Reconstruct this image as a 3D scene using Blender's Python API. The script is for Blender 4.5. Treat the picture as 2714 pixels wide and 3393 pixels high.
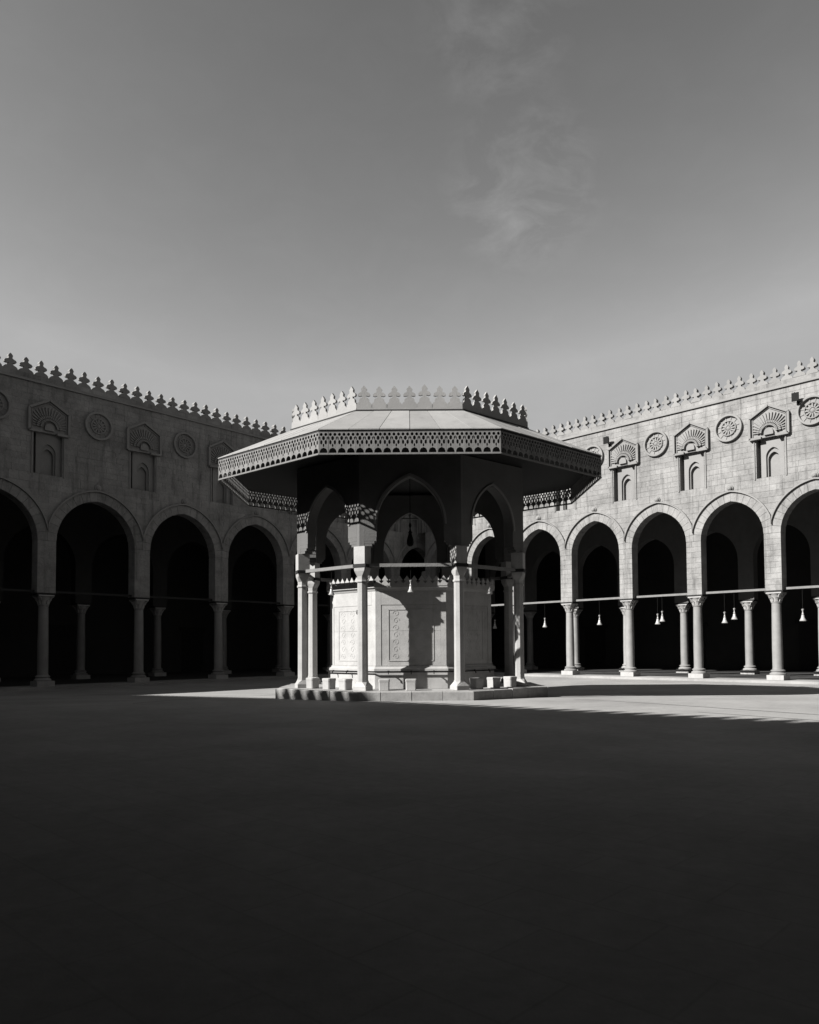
import bpy, math, random
from mathutils import Vector, Matrix
from math import sin, cos, pi, sqrt, atan2, radians
from mathutils.geometry import tessellate_polygon
for o in list(bpy.data.objects): bpy.data.objects.remove(o)
S = bpy.context.scene
rnd = random.Random(7)

# ------------------------------------------------------------------ camera
CAM_H = 1.53
F_PX, CX, CY, PITCH, ROLL = 2500.0, 1357.0, 2050.1, 0.0381, 0.0065     # photo pixels (2714 x 3393)
fwd = Vector((0, cos(PITCH), sin(PITCH)))
up0 = Vector((0, -sin(PITCH), cos(PITCH)))
right = Vector((cos(ROLL), 0, 0)) - sin(ROLL) * up0
up = Vector((sin(ROLL), 0, 0)) + cos(ROLL) * up0
cd = bpy.data.cameras.new('camera'); cam = bpy.data.objects.new('camera', cd)
S.collection.objects.link(cam); S.camera = cam
cd.sensor_fit = 'HORIZONTAL'; cd.sensor_width = 36.0
cd.lens = 36.0 * F_PX / 2714.0
cd.shift_y = (CY - 1696.5) / 2714.0
cd.clip_start = 0.1; cd.clip_end = 2000
m = Matrix.Identity(4)
for i in range(3):
    m[i][0] = right[i]; m[i][1] = up[i]; m[i][2] = -fwd[i]
m[2][3] = CAM_H
cam.matrix_world = m

# ------------------------------------------------------------------ sky and sun
SUN_AZ, SUN_EL = radians(23.5), radians(33.0)      # azimuth: light travels towards (cos, sin) in plan
w = bpy.data.worlds.new('World'); S.world = w; w.use_nodes = True
nt = w.node_tree; nt.nodes.clear()
sky = nt.nodes.new('ShaderNodeTexSky'); sky.sky_type = 'NISHITA'; sky.sun_disc = False
sky.sun_elevation = SUN_EL
fx, fy = -cos(SUN_AZ), -sin(SUN_AZ)                 # where the sun stands
sky.sun_rotation = atan2(fx, fy)
sky.altitude = 50; sky.air_density = 1.0; sky.dust_density = 0.7; sky.ozone_density = 1.0
sep = nt.nodes.new('ShaderNodeSeparateColor'); nt.links.new(sky.outputs[0], sep.inputs[0])
def wmath(op, a, b):
    n = nt.nodes.new('ShaderNodeMath'); n.operation = op
    for i, v in enumerate((a, b)):
        if isinstance(v, (int, float)): n.inputs[i].default_value = v
        else: nt.links.new(v, n.inputs[i])
    return n.outputs[0]
grey = wmath('POWER', wmath('MINIMUM', sep.outputs[0], 1.55), 1.7)      # black-and-white film behind a deep red filter: contrasty sky
tc = nt.nodes.new('ShaderNodeTexCoord'); mp = nt.nodes.new('ShaderNodeMapping')
mp.inputs['Scale'].default_value = (8.0, 8.0, 15.0)
nt.links.new(tc.outputs['Generated'], mp.inputs[0])
nz = nt.nodes.new('ShaderNodeTexNoise'); nz.inputs['Scale'].default_value = 1.6; nz.inputs['Detail'].default_value = 9
nz.inputs['Roughness'].default_value = 0.62; nz.inputs['Distortion'].default_value = 0.5
nt.links.new(mp.outputs[0], nz.inputs[0])
cr = nt.nodes.new('ShaderNodeMapRange'); cr.inputs[1].default_value = 0.44; cr.inputs[2].default_value = 0.80
cr.inputs[3].default_value = 0.0; cr.inputs[4].default_value = 1.0
nt.links.new(nz.outputs[0], cr.inputs[0])
patch = None
for (u_, v_), lo, hi in (((1730, 610), 0.9945, 0.9993), ((1650, 60), 0.9955, 0.9995), ((-1900, 200), 0.95, 0.995), ((4600, 500), 0.92, 0.995)):     # thin cloud patches
    dv = (fwd + right * ((u_ - CX) / F_PX) + up * (-(v_ - CY) / F_PX)).normalized()
    dp = nt.nodes.new('ShaderNodeVectorMath'); dp.operation = 'DOT_PRODUCT'; nt.links.new(tc.outputs['Generated'], dp.inputs[0]); dp.inputs[1].default_value = dv
    mr = nt.nodes.new('ShaderNodeMapRange'); mr.interpolation_type = 'SMOOTHSTEP'; mr.inputs[1].default_value = lo; mr.inputs[2].default_value = hi
    nt.links.new(dp.outputs['Value'], mr.inputs[0])
    patch = mr.outputs[0] if patch is None else wmath('MAXIMUM', patch, mr.outputs[0])
cl = wmath('MULTIPLY', wmath('MULTIPLY', patch, cr.outputs[0]), 0.42)
cl = wmath('ADD', cl, wmath('MULTIPLY', cr.outputs[0], 0.05))
grey = wmath('MULTIPLY', grey, wmath('ADD', cl, 1.0))
bg = nt.nodes.new('ShaderNodeBackground'); out = nt.nodes.new('ShaderNodeOutputWorld')
nt.links.new(grey, bg.inputs[0]); bg.inputs[1].default_value = 0.074
nt.links.new(bg.outputs[0], out.inputs[0])
sl = bpy.data.lights.new('sun', 'SUN'); sl.energy = 5.0; sl.angle = radians(0.5); sl.color = (1.0, 0.985, 0.96)
so = bpy.data.objects.new('sun', sl); S.collection.objects.link(so)
so.rotation_euler = Vector((cos(SUN_AZ) * cos(SUN_EL), sin(SUN_AZ) * cos(SUN_EL), -sin(SUN_EL))).to_track_quat('-Z', 'Y').to_euler()
so.location = (-30, -10, 40)
S.view_settings.view_transform = 'Standard'; S.view_settings.look = 'None'
S.view_settings.exposure = 1.5; S.view_settings.gamma = 1.0
S.render.engine = 'CYCLES'
S.cycles.max_bounces = 6; S.cycles.diffuse_bounces = 3

# ------------------------------------------------------------------ materials (greys: the photograph is black and white)
def make_mat(name, val, var=0.25, scale=1.5, rough=0.85, bump=0.25, tone=0.0, streak=0.0, fine=22.0, metal=0.0, spec=0.25, slabs=0.0, tint=(1.0, 0.985, 0.965)):
    M = bpy.data.materials.new(name); M.use_nodes = True
    t = M.node_tree; b = t.nodes['Principled BSDF']
    def node(k): return t.nodes.new(k)
    def mth(op, a, c):
        n = node('ShaderNodeMath'); n.operation = op
        for i, v in enumerate((a, c)):
            if isinstance(v, (int, float)): n.inputs[i].default_value = v
            else: t.links.new(v, n.inputs[i])
        return n.outputs[0]
    g = node('ShaderNodeNewGeometry'); pos = g.outputs['Position']
    def noise(sc, det, ro, vec=None, dist=0.0):
        n = node('ShaderNodeTexNoise'); n.inputs['Scale'].default_value = sc; n.inputs['Detail'].default_value = det
        n.inputs['Roughness'].default_value = ro; n.inputs['Distortion'].default_value = dist
        t.links.new(vec if vec is not None else pos, n.inputs['Vector']); return n.outputs['Fac']
    big = noise(scale, 6, 0.65, None, 0.4); sm = noise(fine, 4, 0.7)
    f = mth('ADD', mth('MULTIPLY', mth('SUBTRACT', big, 0.5), 2.0 * var), mth('MULTIPLY', mth('SUBTRACT', sm, 0.5), 0.8 * var))
    f = mth('ADD', f, 1.0)
    if tone:
        oi = node('ShaderNodeObjectInfo'); at = node('ShaderNodeAttribute'); at.attribute_name = 'tone'
        tt = mth('ADD', mth('SUBTRACT', oi.outputs['Random'], 0.5), at.outputs['Fac'])
        f = mth('MULTIPLY', f, mth('ADD', mth('MULTIPLY', tt, tone), 1.0))
    if streak:
        mpn = node('ShaderNodeMapping'); mpn.inputs['Scale'].default_value = (1.0, 1.0, 0.09)
        t.links.new(pos, mpn.inputs[0])
        s = noise(2.6, 5, 0.7, mpn.outputs[0])
        r = node('ShaderNodeMapRange'); r.inputs[1].default_value = 0.52; r.inputs[2].default_value = 0.75
        r.inputs[3].default_value = 1.0; r.inputs[4].default_value = 1.0 - streak
        t.links.new(s, r.inputs[0]); f = mth('MULTIPLY', f, r.outputs[0])
    if slabs:                                         # worn joints between the paving slabs
        mpn = node('ShaderNodeMapping'); mpn.inputs['Rotation'].default_value = (0, 0, radians(44)); t.links.new(pos, mpn.inputs[0])
        br = node('ShaderNodeTexBrick'); t.links.new(mpn.outputs[0], br.inputs['Vector'])
        br.inputs['Scale'].default_value = 1.0; br.inputs['Brick Width'].default_value = 0.95; br.inputs['Row Height'].default_value = 0.5
        br.inputs['Mortar Size'].default_value = 0.012; br.inputs['Mortar Smooth'].default_value = 0.6; br.offset = 0.5
        br.inputs['Color1'].default_value = (0.97, 0.97, 0.97, 1); br.inputs['Color2'].default_value = (1.03, 1.03, 1.03, 1); br.inputs['Mortar'].default_value = (1 - slabs * 1.4,) * 3 + (1,)
        sc_ = node('ShaderNodeSeparateColor'); t.links.new(br.outputs['Color'], sc_.inputs[0])
        f = mth('MULTIPLY', f, sc_.outputs[0])
    v = mth('MULTIPLY', f, val)
    cc = node('ShaderNodeCombineColor')
    for i in range(3): t.links.new(mth('MULTIPLY', v, tint[i]), cc.inputs[i])
    t.links.new(cc.outputs[0], b.inputs['Base Color'])
    b.inputs['Roughness'].default_value = rough; b.inputs['Metallic'].default_value = metal
    b.inputs['Specular IOR Level'].default_value = spec
    if bump:
        bp = node('ShaderNodeBump'); bp.inputs['Strength'].default_value = bump; bp.inputs['Distance'].default_value = 0.03
        t.links.new(mth('ADD', sm, mth('MULTIPLY', big, 0.7)), bp.inputs['Height']); t.links.new(bp.outputs[0], b.inputs['Normal'])
    return M
MAT = dict(
    wall=make_mat('limestone_wall', 0.160, 0.80, 0.8, 0.92, 0.6, tone=0.10, streak=0.60, fine=9.0),
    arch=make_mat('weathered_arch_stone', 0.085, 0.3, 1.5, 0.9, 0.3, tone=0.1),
    joint=make_mat('lime_mortar', 0.142, 0.25, 1.5, 0.95, 0.3),
    trim=make_mat('carved_limestone', 0.1555, 0.25, 1.2, 0.9, 0.3, tone=0.15),
    marble=make_mat('worn_marble', 0.2333, 0.38, 1.8, 0.6, 0.15, tone=0.14, streak=0.16),
    tank=make_mat('veined_marble', 0.2545, 0.34, 2.6, 0.55, 0.15, tone=0.08, streak=0.14),
    column=make_mat('column_marble', 0.1626, 0.34, 2.0, 0.65, 0.15, tone=0.34, streak=0.2),
    kerb=make_mat('stained_kerb', 0.1909, 0.55, 2.2, 0.75, 0.3, tone=0.25, streak=0.35, fine=14.0),
    floor_shade=make_mat('floor_shade_sheet', 0.0247, 0.3, 3.0, 0.95, 0.3),
    pave=make_mat('court_paving', 0.198, 0.50, 0.30, 0.85, 0.12, fine=6.0, spec=0.08, slabs=0.07),
    joint_floor=make_mat('paving_joint', 0.0778, 0.3, 2.0, 0.9, 0.2),
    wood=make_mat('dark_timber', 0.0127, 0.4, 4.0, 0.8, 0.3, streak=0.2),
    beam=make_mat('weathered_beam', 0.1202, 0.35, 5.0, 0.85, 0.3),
    lattice=make_mat('painted_lattice', 0.115, 0.3, 6.0, 0.8, 0.2, tone=0.2),
    roof=make_mat('roof_sheet', 0.1767, 0.26, 1.2, 0.75, 0.2, tone=0.2, streak=0.18),
    parapet=make_mat('parapet_plaster', 0.1838, 0.22, 2.0, 0.8, 0.2, tone=0.12),
    iron=make_mat('black_iron', 0.0085, 0.3, 8.0, 0.6, 0.1, spec=0.04),
    glass=make_mat('frosted_glass', 0.2192, 0.2, 20.0, 0.25, 0.0),
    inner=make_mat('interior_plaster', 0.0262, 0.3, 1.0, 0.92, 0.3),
)

# ------------------------------------------------------------------ mesh helpers
class MB:
    def __init__(s): s.v = []; s.f = []; s.tone = []; s.cur = 0.0
    def add(s, vs, fs):
        n = len(s.v); s.v += [tuple(p) for p in vs]
        for f in fs: s.f.append([i + n for i in f]); s.tone.append(s.cur)
    def hexa(s, p):                                   # 8 points: bottom 0-3 ccw, top 4-7
        s.add(p, [(0, 3, 2, 1), (4, 5, 6, 7), (0, 1, 5, 4), (1, 2, 6, 5), (2, 3, 7, 6), (3, 0, 4, 7)])
    def box(s, x0, x1, y0, y1, z0, z1):
        s.hexa([(x0, y0, z0), (x1, y0, z0), (x1, y1, z0), (x0, y1, z0), (x0, y0, z1), (x1, y0, z1), (x1, y1, z1), (x0, y1, z1)])
    def prism(s, poly, y0, y1):                       # outline in x-z, ccw seen from -y
        n = len(poly)
        vs = [(x, y0, z) for x, z in poly] + [(x, y1, z) for x, z in poly]
        fs = [tuple(range(n)), tuple(range(2 * n - 1, n - 1, -1))]
        fs += [(i, i + n, (i + 1) % n + n, (i + 1) % n) for i in range(n)]
        s.add(vs, fs)
    def loft(s, rings, cap=True):
        n = len(rings[0]); vs = [p for r in rings for p in r]; fs = []
        for k in range(len(rings) - 1):
            for i in range(n):
                j = (i + 1) % n; fs.append((k * n + i, k * n + j, (k + 1) * n + j, (k + 1) * n + i))
        if cap:
            fs.append(tuple(range(n - 1, -1, -1))); fs.append(tuple((len(rings) - 1) * n + i for i in range(n)))
        s.add(vs, fs)
    def lathe(s, prof, seg=20, c=(0, 0), rot=0.0):
        s.loft([[(c[0] + r * cos(2 * pi * i / seg + rot), c[1] + r * sin(2 * pi * i / seg + rot), z) for i in range(seg)] for r, z in prof])
    def bar(s, a, b, wd, hg=None, upv=(0, 0, 1)):
        a, b = Vector(a), Vector(b); d = (b - a).normalized(); hg = hg or wd
        u_ = Vector(upv)
        if abs(d.dot(u_)) > 0.95: u_ = Vector((1, 0, 0))
        r = d.cross(u_).normalized(); t = r.cross(d)
        q = lambda p, i, j: p + r * (i * wd / 2) + t * (j * hg / 2)
        s.hexa([q(a, -1, -1), q(a, 1, -1), q(b, 1, -1), q(b, -1, -1), q(a, -1, 1), q(a, 1, 1), q(b, 1, 1), q(b, -1, 1)])
    def mesh(s, name, mat, smooth=False):
        me = bpy.data.meshes.new(name); me.from_pydata(s.v, [], s.f)
        if any(s.tone):
            at = me.attributes.new('tone', 'FLOAT', 'FACE'); at.data.foreach_set('value', s.tone)
        me.materials.append(MAT[mat])
        if smooth:
            me.polygons.foreach_set('use_smooth', [True] * len(me.polygons)); me.set_sharp_from_angle(angle=radians(38))
        me.update(); return me
COL = S.collection
def obj(name, data, parent=None, loc=(0, 0, 0), rz=0.0, scale=None):
    o = bpy.data.objects.new(name, data); COL.objects.link(o); o.parent = parent
    o.location = loc; o.rotation_euler = (0, 0, rz)
    if scale: o.scale = scale
    return o
def tag(o, label, cat, group=None):
    o['label'] = label; o['category'] = cat
    if group: o['group'] = group
    return o
def copy_tree(o, parent, loc=None, rz=None):
    c = o.copy(); COL.objects.link(c); c.parent = parent
    if loc is not None: c.location = loc
    if rz is not None: c.rotation_euler = (0, 0, rz)
    for ch in [x for x in bpy.data.objects if x.parent == o]: copy_tree(ch, c)
    return c
def struct(o): o['kind'] = 'structure'; return o
def stuff(o): o['kind'] = 'stuff'; return o

def pixel_ray(u, v):
    return (fwd + right * ((u - CX) / F_PX) + up * (-(v - CY) / F_PX)).normalized()
EYE = Vector((0, 0, CAM_H))
def ground_z(y):
    t = max(0.0, min(1.0, (y - 20.0) / 12.0)); return -0.30 * t * t * (3 - 2 * t)
def on_ground(u, v):
    d = pixel_ray(u, v); t = CAM_H / -d.z
    for _ in range(30):
        p = EYE + d * t; t += (p.z - ground_z(p.y)) / -d.z * 0.8
    return EYE + d * t
def arch_curve(a, zs, e, n=14, grow=0.0):            # points of a two-centred pointed arch, left to right
    r = a + e + grow; ap = math.acos(e / r); L = []
    for i in range(n + 1):
        th = ap * i / n; L.append((-(r * cos(th) - e), zs + r * sin(th)))
    return L + [(-x, z) for x, z in L[-2::-1]]
def arch_panel(mb, xl, xr, z0, z1, xc, a, zs, e, y0, y1, n=12):
    c = [(xc - a, z0)] + [(xc + x, z) for x, z in arch_curve(a, zs, e, n)] + [(xc + a, z0)]
    poly = [(xl, z0)] + c + [(xr, z0), (xr, z1), (xl, z1)]
    for y, flip in ((y0, 0), (y1, 1)):
        def q(*pts):
            vs = [(x, y, z) for x, z in pts]
            mb.add(vs, [tuple(range(len(vs)))[::-1] if flip else tuple(range(len(vs)))])
        q((xl, z0), (xc - a, z0), (xc - a, z1), (xl, z1)); q((xc + a, z0), (xr, z0), (xr, z1), (xc + a, z1))
        for (xa, za), (xb, zb) in zip(c[1:-2], c[2:-1]): q((xa, za), (xb, zb), (xb, z1), (xa, z1))
    for (xa, za), (xb, zb) in zip(c[:-1], c[1:]):
        mb.add([(xa, y0, za), (xa, y1, za), (xb, y1, zb), (xb, y0, zb)], [(0, 1, 2, 3)])
    mb.add([(xl, y0, z0), (xl, y1, z0), (xl, y1, z1), (xl, y0, z1)], [(0, 3, 2, 1)])
    mb.add([(xr, y0, z0), (xr, y1, z0), (xr, y1, z1), (xr, y0, z1)], [(0, 1, 2, 3)])
    mb.add([(xl, y0, z1), (xr, y0, z1), (xr, y1, z1), (xl, y1, z1)], [(0, 1, 2, 3)])

def merlon_outline(kind):
    h = {'wall': [(.485, 0), (.46, .10), (.36, .19), (.21, .25), (.14, .31), (.14, .395), (.22, .38), (.37, .42), (.40, .50), (.33, .58), (.20, .62), (.125, .67), (.13, .74), (.165, .82), (.10, .92)],
         'roof': [(.498, 0), (.498, .16), (.42, .24), (.34, .27), (.33, .38), (.25, .44), (.13, .47), (.13, .55), (.27, .52), (.40, .55), (.41, .61), (.31, .68), (.19, .71), (.17, .78), (.20, .84), (.10, .92)],
         'tank': [(.49, 0), (.49, .22), (.34, .34), (.20, .46), (.22, .53), (.40, .52), (.41, .61), (.26, .72), (.15, .84)]}[kind]
    return [(x, z) for x, z in h] + [(0, 1)] + [(-x, z) for x, z in h[::-1]]
def merlon_mesh(kind, pitch, hgt, thick, mat):
    mb = MB(); mb.prism([(x * pitch, z * hgt) for x, z in merlon_outline(kind)], -thick / 2, thick / 2); return mb.mesh('merlon', mat)

# ------------------------------------------------------------------ ground
def build_floor():
    xs = [-400, -120, -60] + list(range(-45, 46, 3)) + [60, 120, 400]
    ys = [-400, -120, -40] + list(range(-20, 62, 2)) + [75, 120, 400]
    mb = MB()
    vs = [(x, y, ground_z(y)) for y in ys for x in xs]; n = len(xs)
    mb.add(vs, [(j * n + i, j * n + i + 1, (j + 1) * n + i + 1, (j + 1) * n + i) for j in range(len(ys) - 1) for i in range(n - 1)])
    fl = struct(obj('courtyard_floor', mb.mesh('courtyard_floor', 'pave', True)))
    for a, b, wd in [((1900, 2317), (2714, 2369), .05), ((2314, 2360), (2714, 2388), .04), ((665, 2314), (1010, 2296.5), .05), ((440, 2332), (665, 2314), .07)]:
        A, B = on_ground(*a), on_ground(*b); d = (B - A); side = Vector((-d.y, d.x, 0)).normalized() * wd / 2
        s = MB(); N = 14; ring = []
        for i in range(N + 1):
            p = A + d * (i / N); z = ground_z(p.y) + .006
            ring += [(p.x - side.x, p.y - side.y, z), (p.x + side.x, p.y + side.y, z)]
        s.add(ring, [(2 * i, 2 * i + 2, 2 * i + 3, 2 * i + 1) for i in range(N)])
        obj('paving_joint', s.mesh('paving_joint', 'joint_floor'), fl)
build_floor()

# ------------------------------------------------------------------ arcaded walls of the court
ZB, ZP, ZARCH, ZMED, ZNT, ZNB, ZCOR, ZTOP = -0.175, 4.204, 9.34, 12.635, 13.356, 9.81, 14.07, 15.175
GY0, GY1 = -0.32, 0.32                                # front and back of the arcade wall
def column_parts(parent, loc, tall=True):
    if 'col' not in CACHE:
        z0, z1 = 0.0, ZP - ZB
        mb = MB(); mb.box(-.40, .40, -.40, .40, z0, z0 + .24); pl = mb.mesh('plinth', 'marble')
        mb = MB(); mb.lathe([(.38, .24), (.39, .29), (.36, .34), (.30, .37), (.29, .40), (.33, .43), (.33, .47), (.26, .51)], 24); ba = mb.mesh('base', 'column', True)
        mb = MB(); mb.lathe([(.255, .51), (.24, .60), (.243, 1.6), (.232, 2.6), (.215, z1 - .62), (.245, z1 - .60), (.245, z1 - .56), (.21, z1 - .54)], 24); sh = mb.mesh('column', 'column', True)
        mb = MB()
        mb.lathe([(.215, z1 - .54), (.23, z1 - .40), (.27, z1 - .28), (.33, z1 - .18), (.36, z1 - .15)], 24)
        for k in range(8):                            # acanthus leaves and corner volutes
            a = k * pi / 4 + pi / 8; c, s_ = cos(a), sin(a)
            mb.loft([[(c * r - s_ * q, s_ * r + c * q, z) for q, r in ((-.07, r0), (.07, r0), (.05, r0 + .05), (-.05, r0 + .05))] for r0, z in ((.20, z1 - .54), (.24, z1 - .40), (.30, z1 - .33))])
        for k in range(4):
            a = k * pi / 2 + pi / 4; c, s_ = cos(a), sin(a)
            mb.loft([[(c * r - s_ * q, s_ * r + c * q, z) for q, r in ((-.05, r0), (.05, r0), (.05, r0 + .09), (-.05, r0 + .09))] for r0, z in ((.24, z1 - .36), (.30, z1 - .24), (.40, z1 - .17))])
        mb.box(-.36, .36, -.36, .36, z1 - .15, z1 - .09); ca = mb.mesh('capital', 'marble', True)
        mb = MB(); mb.box(-.43, .43, -.36, .36, z1 - .088, z1 - .004); im = mb.mesh('impost_board', 'wood')
        CACHE['col'] = (sh, pl, ba, ca, im)
    sh, pl, ba, ca, im = CACHE['col']
    o = obj('column', sh, parent, loc)
    obj('plinth', pl, o); obj('base', ba, o); obj('capital', ca, o); obj('impost_board', im, o)
    return o
CACHE = {}

def niche_parts(parent, x):
    hw, rw = .92, .66                                 # pentagon and recess half widths
    ze, zb = ZNT - .52, ZNT - 1.57                     # eaves and foot of the pentagon
    if 'niche' not in CACHE:
        D = .42; mb = MB(); y0, y1 = GY0, GY0 + D
        r = [(-rw, ZNB), (rw, ZNB), (rw, zb), (-rw, zb)]
        for (xa, za), (xb, zc) in zip(r, r[1:] + r[:1]): mb.add([(xa, y0, za), (xb, y0, zc), (xb, y1, zc), (xa, y1, za)], [(3, 2, 1, 0)])
        mb.add([(-rw, y1, ZNB), (rw, y1, ZNB), (rw, y1, zb), (-rw, y1, zb)], [(0, 1, 2, 3)])
        lining = mb.mesh('niche', 'trim')
        mb = MB(); arch_panel(mb, -rw + .16, rw - .004, ZNB + .004, zb - .004, .08, .34, ZNB + 1.05, .12, GY0 + .17, GY0 + D - .003, 8); inner = mb.mesh('inner_frame', 'trim')
        mb = MB(); arch_panel(mb, -rw + .30, rw - .10, ZNB + .008, zb - .05, .08, .27, ZNB + .92, .10, GY0 + .27, GY0 + D - .006, 8); inner2 = mb.mesh('inner_arch', 'trim')
        mb = MB()
        pent = [(-hw, zb), (hw, zb), (hw, ze), (0, ZNT), (-hw, ze)]
        mb.prism(pent, GY0 - .035, GY0 - .003); panel = mb.mesh('hood_panel', 'trim')
        mb = MB(); y = GY0 - .075
        segs = [((-hw, zb), (-hw, ze)), ((hw, zb), (hw, ze)), ((-hw, ze), (0, ZNT)), ((0, ZNT), (hw, ze)), ((-hw, zb), (-.36, zb)), ((.36, zb), (hw, zb))]
        for a, b in segs: mb.bar((a[0], y, a[1]), (b[0], y, b[1]), .11, .20, (0, 1, 0))
        k_ = .86; zm = (zb + ze) / 2 + .1
        for a, b in segs[:4]: mb.bar((a[0] * k_, GY0 - .05, zm + (a[1] - zm) * k_), (b[0] * k_, GY0 - .05, zm + (b[1] - zm) * k_), .035, .06, (0, 1, 0))
        for sg in (-1, 1):                            # slender border on either side of the recess
            mb.box(sg * (rw + .09) - .025, sg * (rw + .09) + .025, GY0 - .045, GY0 - .002, ZNB - .05, zb - .06)
        frame = mb.mesh('hood_frame', 'trim')
        mb = MB(); zc = zb + .22
        for i in range(19):
            th = pi * (i + .5) / 19; c, s_ = cos(th), sin(th)
            r1 = min((hw - .16) / max(abs(c), 1e-3), .98 if s_ > .5 else 9); r1 = min(r1, (ZNT - .2 - zc) / max(s_ + abs(c) * .5, 1e-3))
            for ra, rb, t_, dp in ((.62, r1, .05, .07), (.47, .59, .06, .12), (.33, .44, .045, .15)):
                if rb > ra + .04: mb.bar((c * ra, GY0 - .035 - dp / 2, zc + s_ * ra), (c * rb, GY0 - .035 - dp / 2, zc + s_ * rb), t_, dp, (0, 1, 0))
        mb.prism([(.22 * cos(pi * k / 8), zc + .22 * sin(pi * k / 8)) for k in range(9)] + [(-.22, zb + .1), (.22, zb + .1)], GY0 - .15, GY0 - .03)
        fan = mb.mesh('shell_fluting', 'trim')
        CACHE['niche'] = (lining, inner, inner2, panel, frame, fan)
    ni = CACHE['niche']; o = obj('niche', ni[0], parent, (x, 0, 0))
    for nm, me in zip(('inner_frame', 'inner_arch', 'hood_panel', 'hood_frame', 'shell_fluting'), ni[1:]): obj(nm, me, o)

def medallion_parts(parent, x):
    if 'med' not in CACHE:
        def ring(mb, r0, r1, y0, y1, n=40):
            pr = [(r0, y1), (r0, y0 + .02), (r0 + .015, y0), (r1 - .015, y0), (r1, y0 + .02), (r1, y1)]
            V = [[(r * cos(2 * pi * i / n), y, r * sin(2 * pi * i / n)) for r, y in pr] for i in range(n)]; k = len(pr)
            mb.add([p for q in V for p in q], [(i * k + j, i * k + j + 1, ((i + 1) % n) * k + j + 1, ((i + 1) % n) * k + j) for i in range(n) for j in range(k - 1)])
        mb = MB(); ring(mb, .60, .71, GY0 - .15, GY0); me1 = mb.mesh('medallion', 'trim')
        mb = MB(); ring(mb, .34, .40, GY0 - .09, GY0)
        mb.prism([(.6 * cos(2 * pi * i / 32), .6 * sin(2 * pi * i / 32)) for i in range(32)], GY0 - .012, GY0 + .0)
        for i in range(12):
            a = 2 * pi * i / 12
            mb.bar((.13 * cos(a), GY0 - .035, .13 * sin(a)), (.335 * cos(a), GY0 - .035, .335 * sin(a)), .065, .09, (0, 1, 0))
            mb.bar((.42 * cos(a + .26), GY0 - .025, .42 * sin(a + .26)), (.60 * cos(a + .26), GY0 - .025, .60 * sin(a + .26)), .045, .03, (0, 1, 0))
        me2 = mb.mesh('rosette', 'trim')
        mb = MB()
        mb.loft([[(r * cos(2 * pi * i / 16), y, r * sin(2 * pi * i / 16)) for i in range(16)] for r, y in ((.11, GY0), (.11, GY0 - .06), (.05, GY0 - .09))]); me3 = mb.mesh('hub', 'trim')
        mb = MB()
        mb.loft([[(r * cos(2 * pi * i / 16), y, r * sin(2 * pi * i / 16)) for i in range(16)] for r, y in ((.17, GY0), (.17, GY0 - .06), (.12, GY0 - .07), (.12, GY0 - .12), (.06, GY0 - .17))]); me4 = mb.mesh('boss', 'trim', True)
        CACHE['med'] = (me1, me2, me3, me4)
    a, b, c, d = CACHE['med']
    o = obj('medallion', a, parent, (x, 0, ZMED)); obj('rosette', b, o); obj('hub', c, o)
    obj('boss', d, parent, (x, 0, ZARCH + .20))

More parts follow.
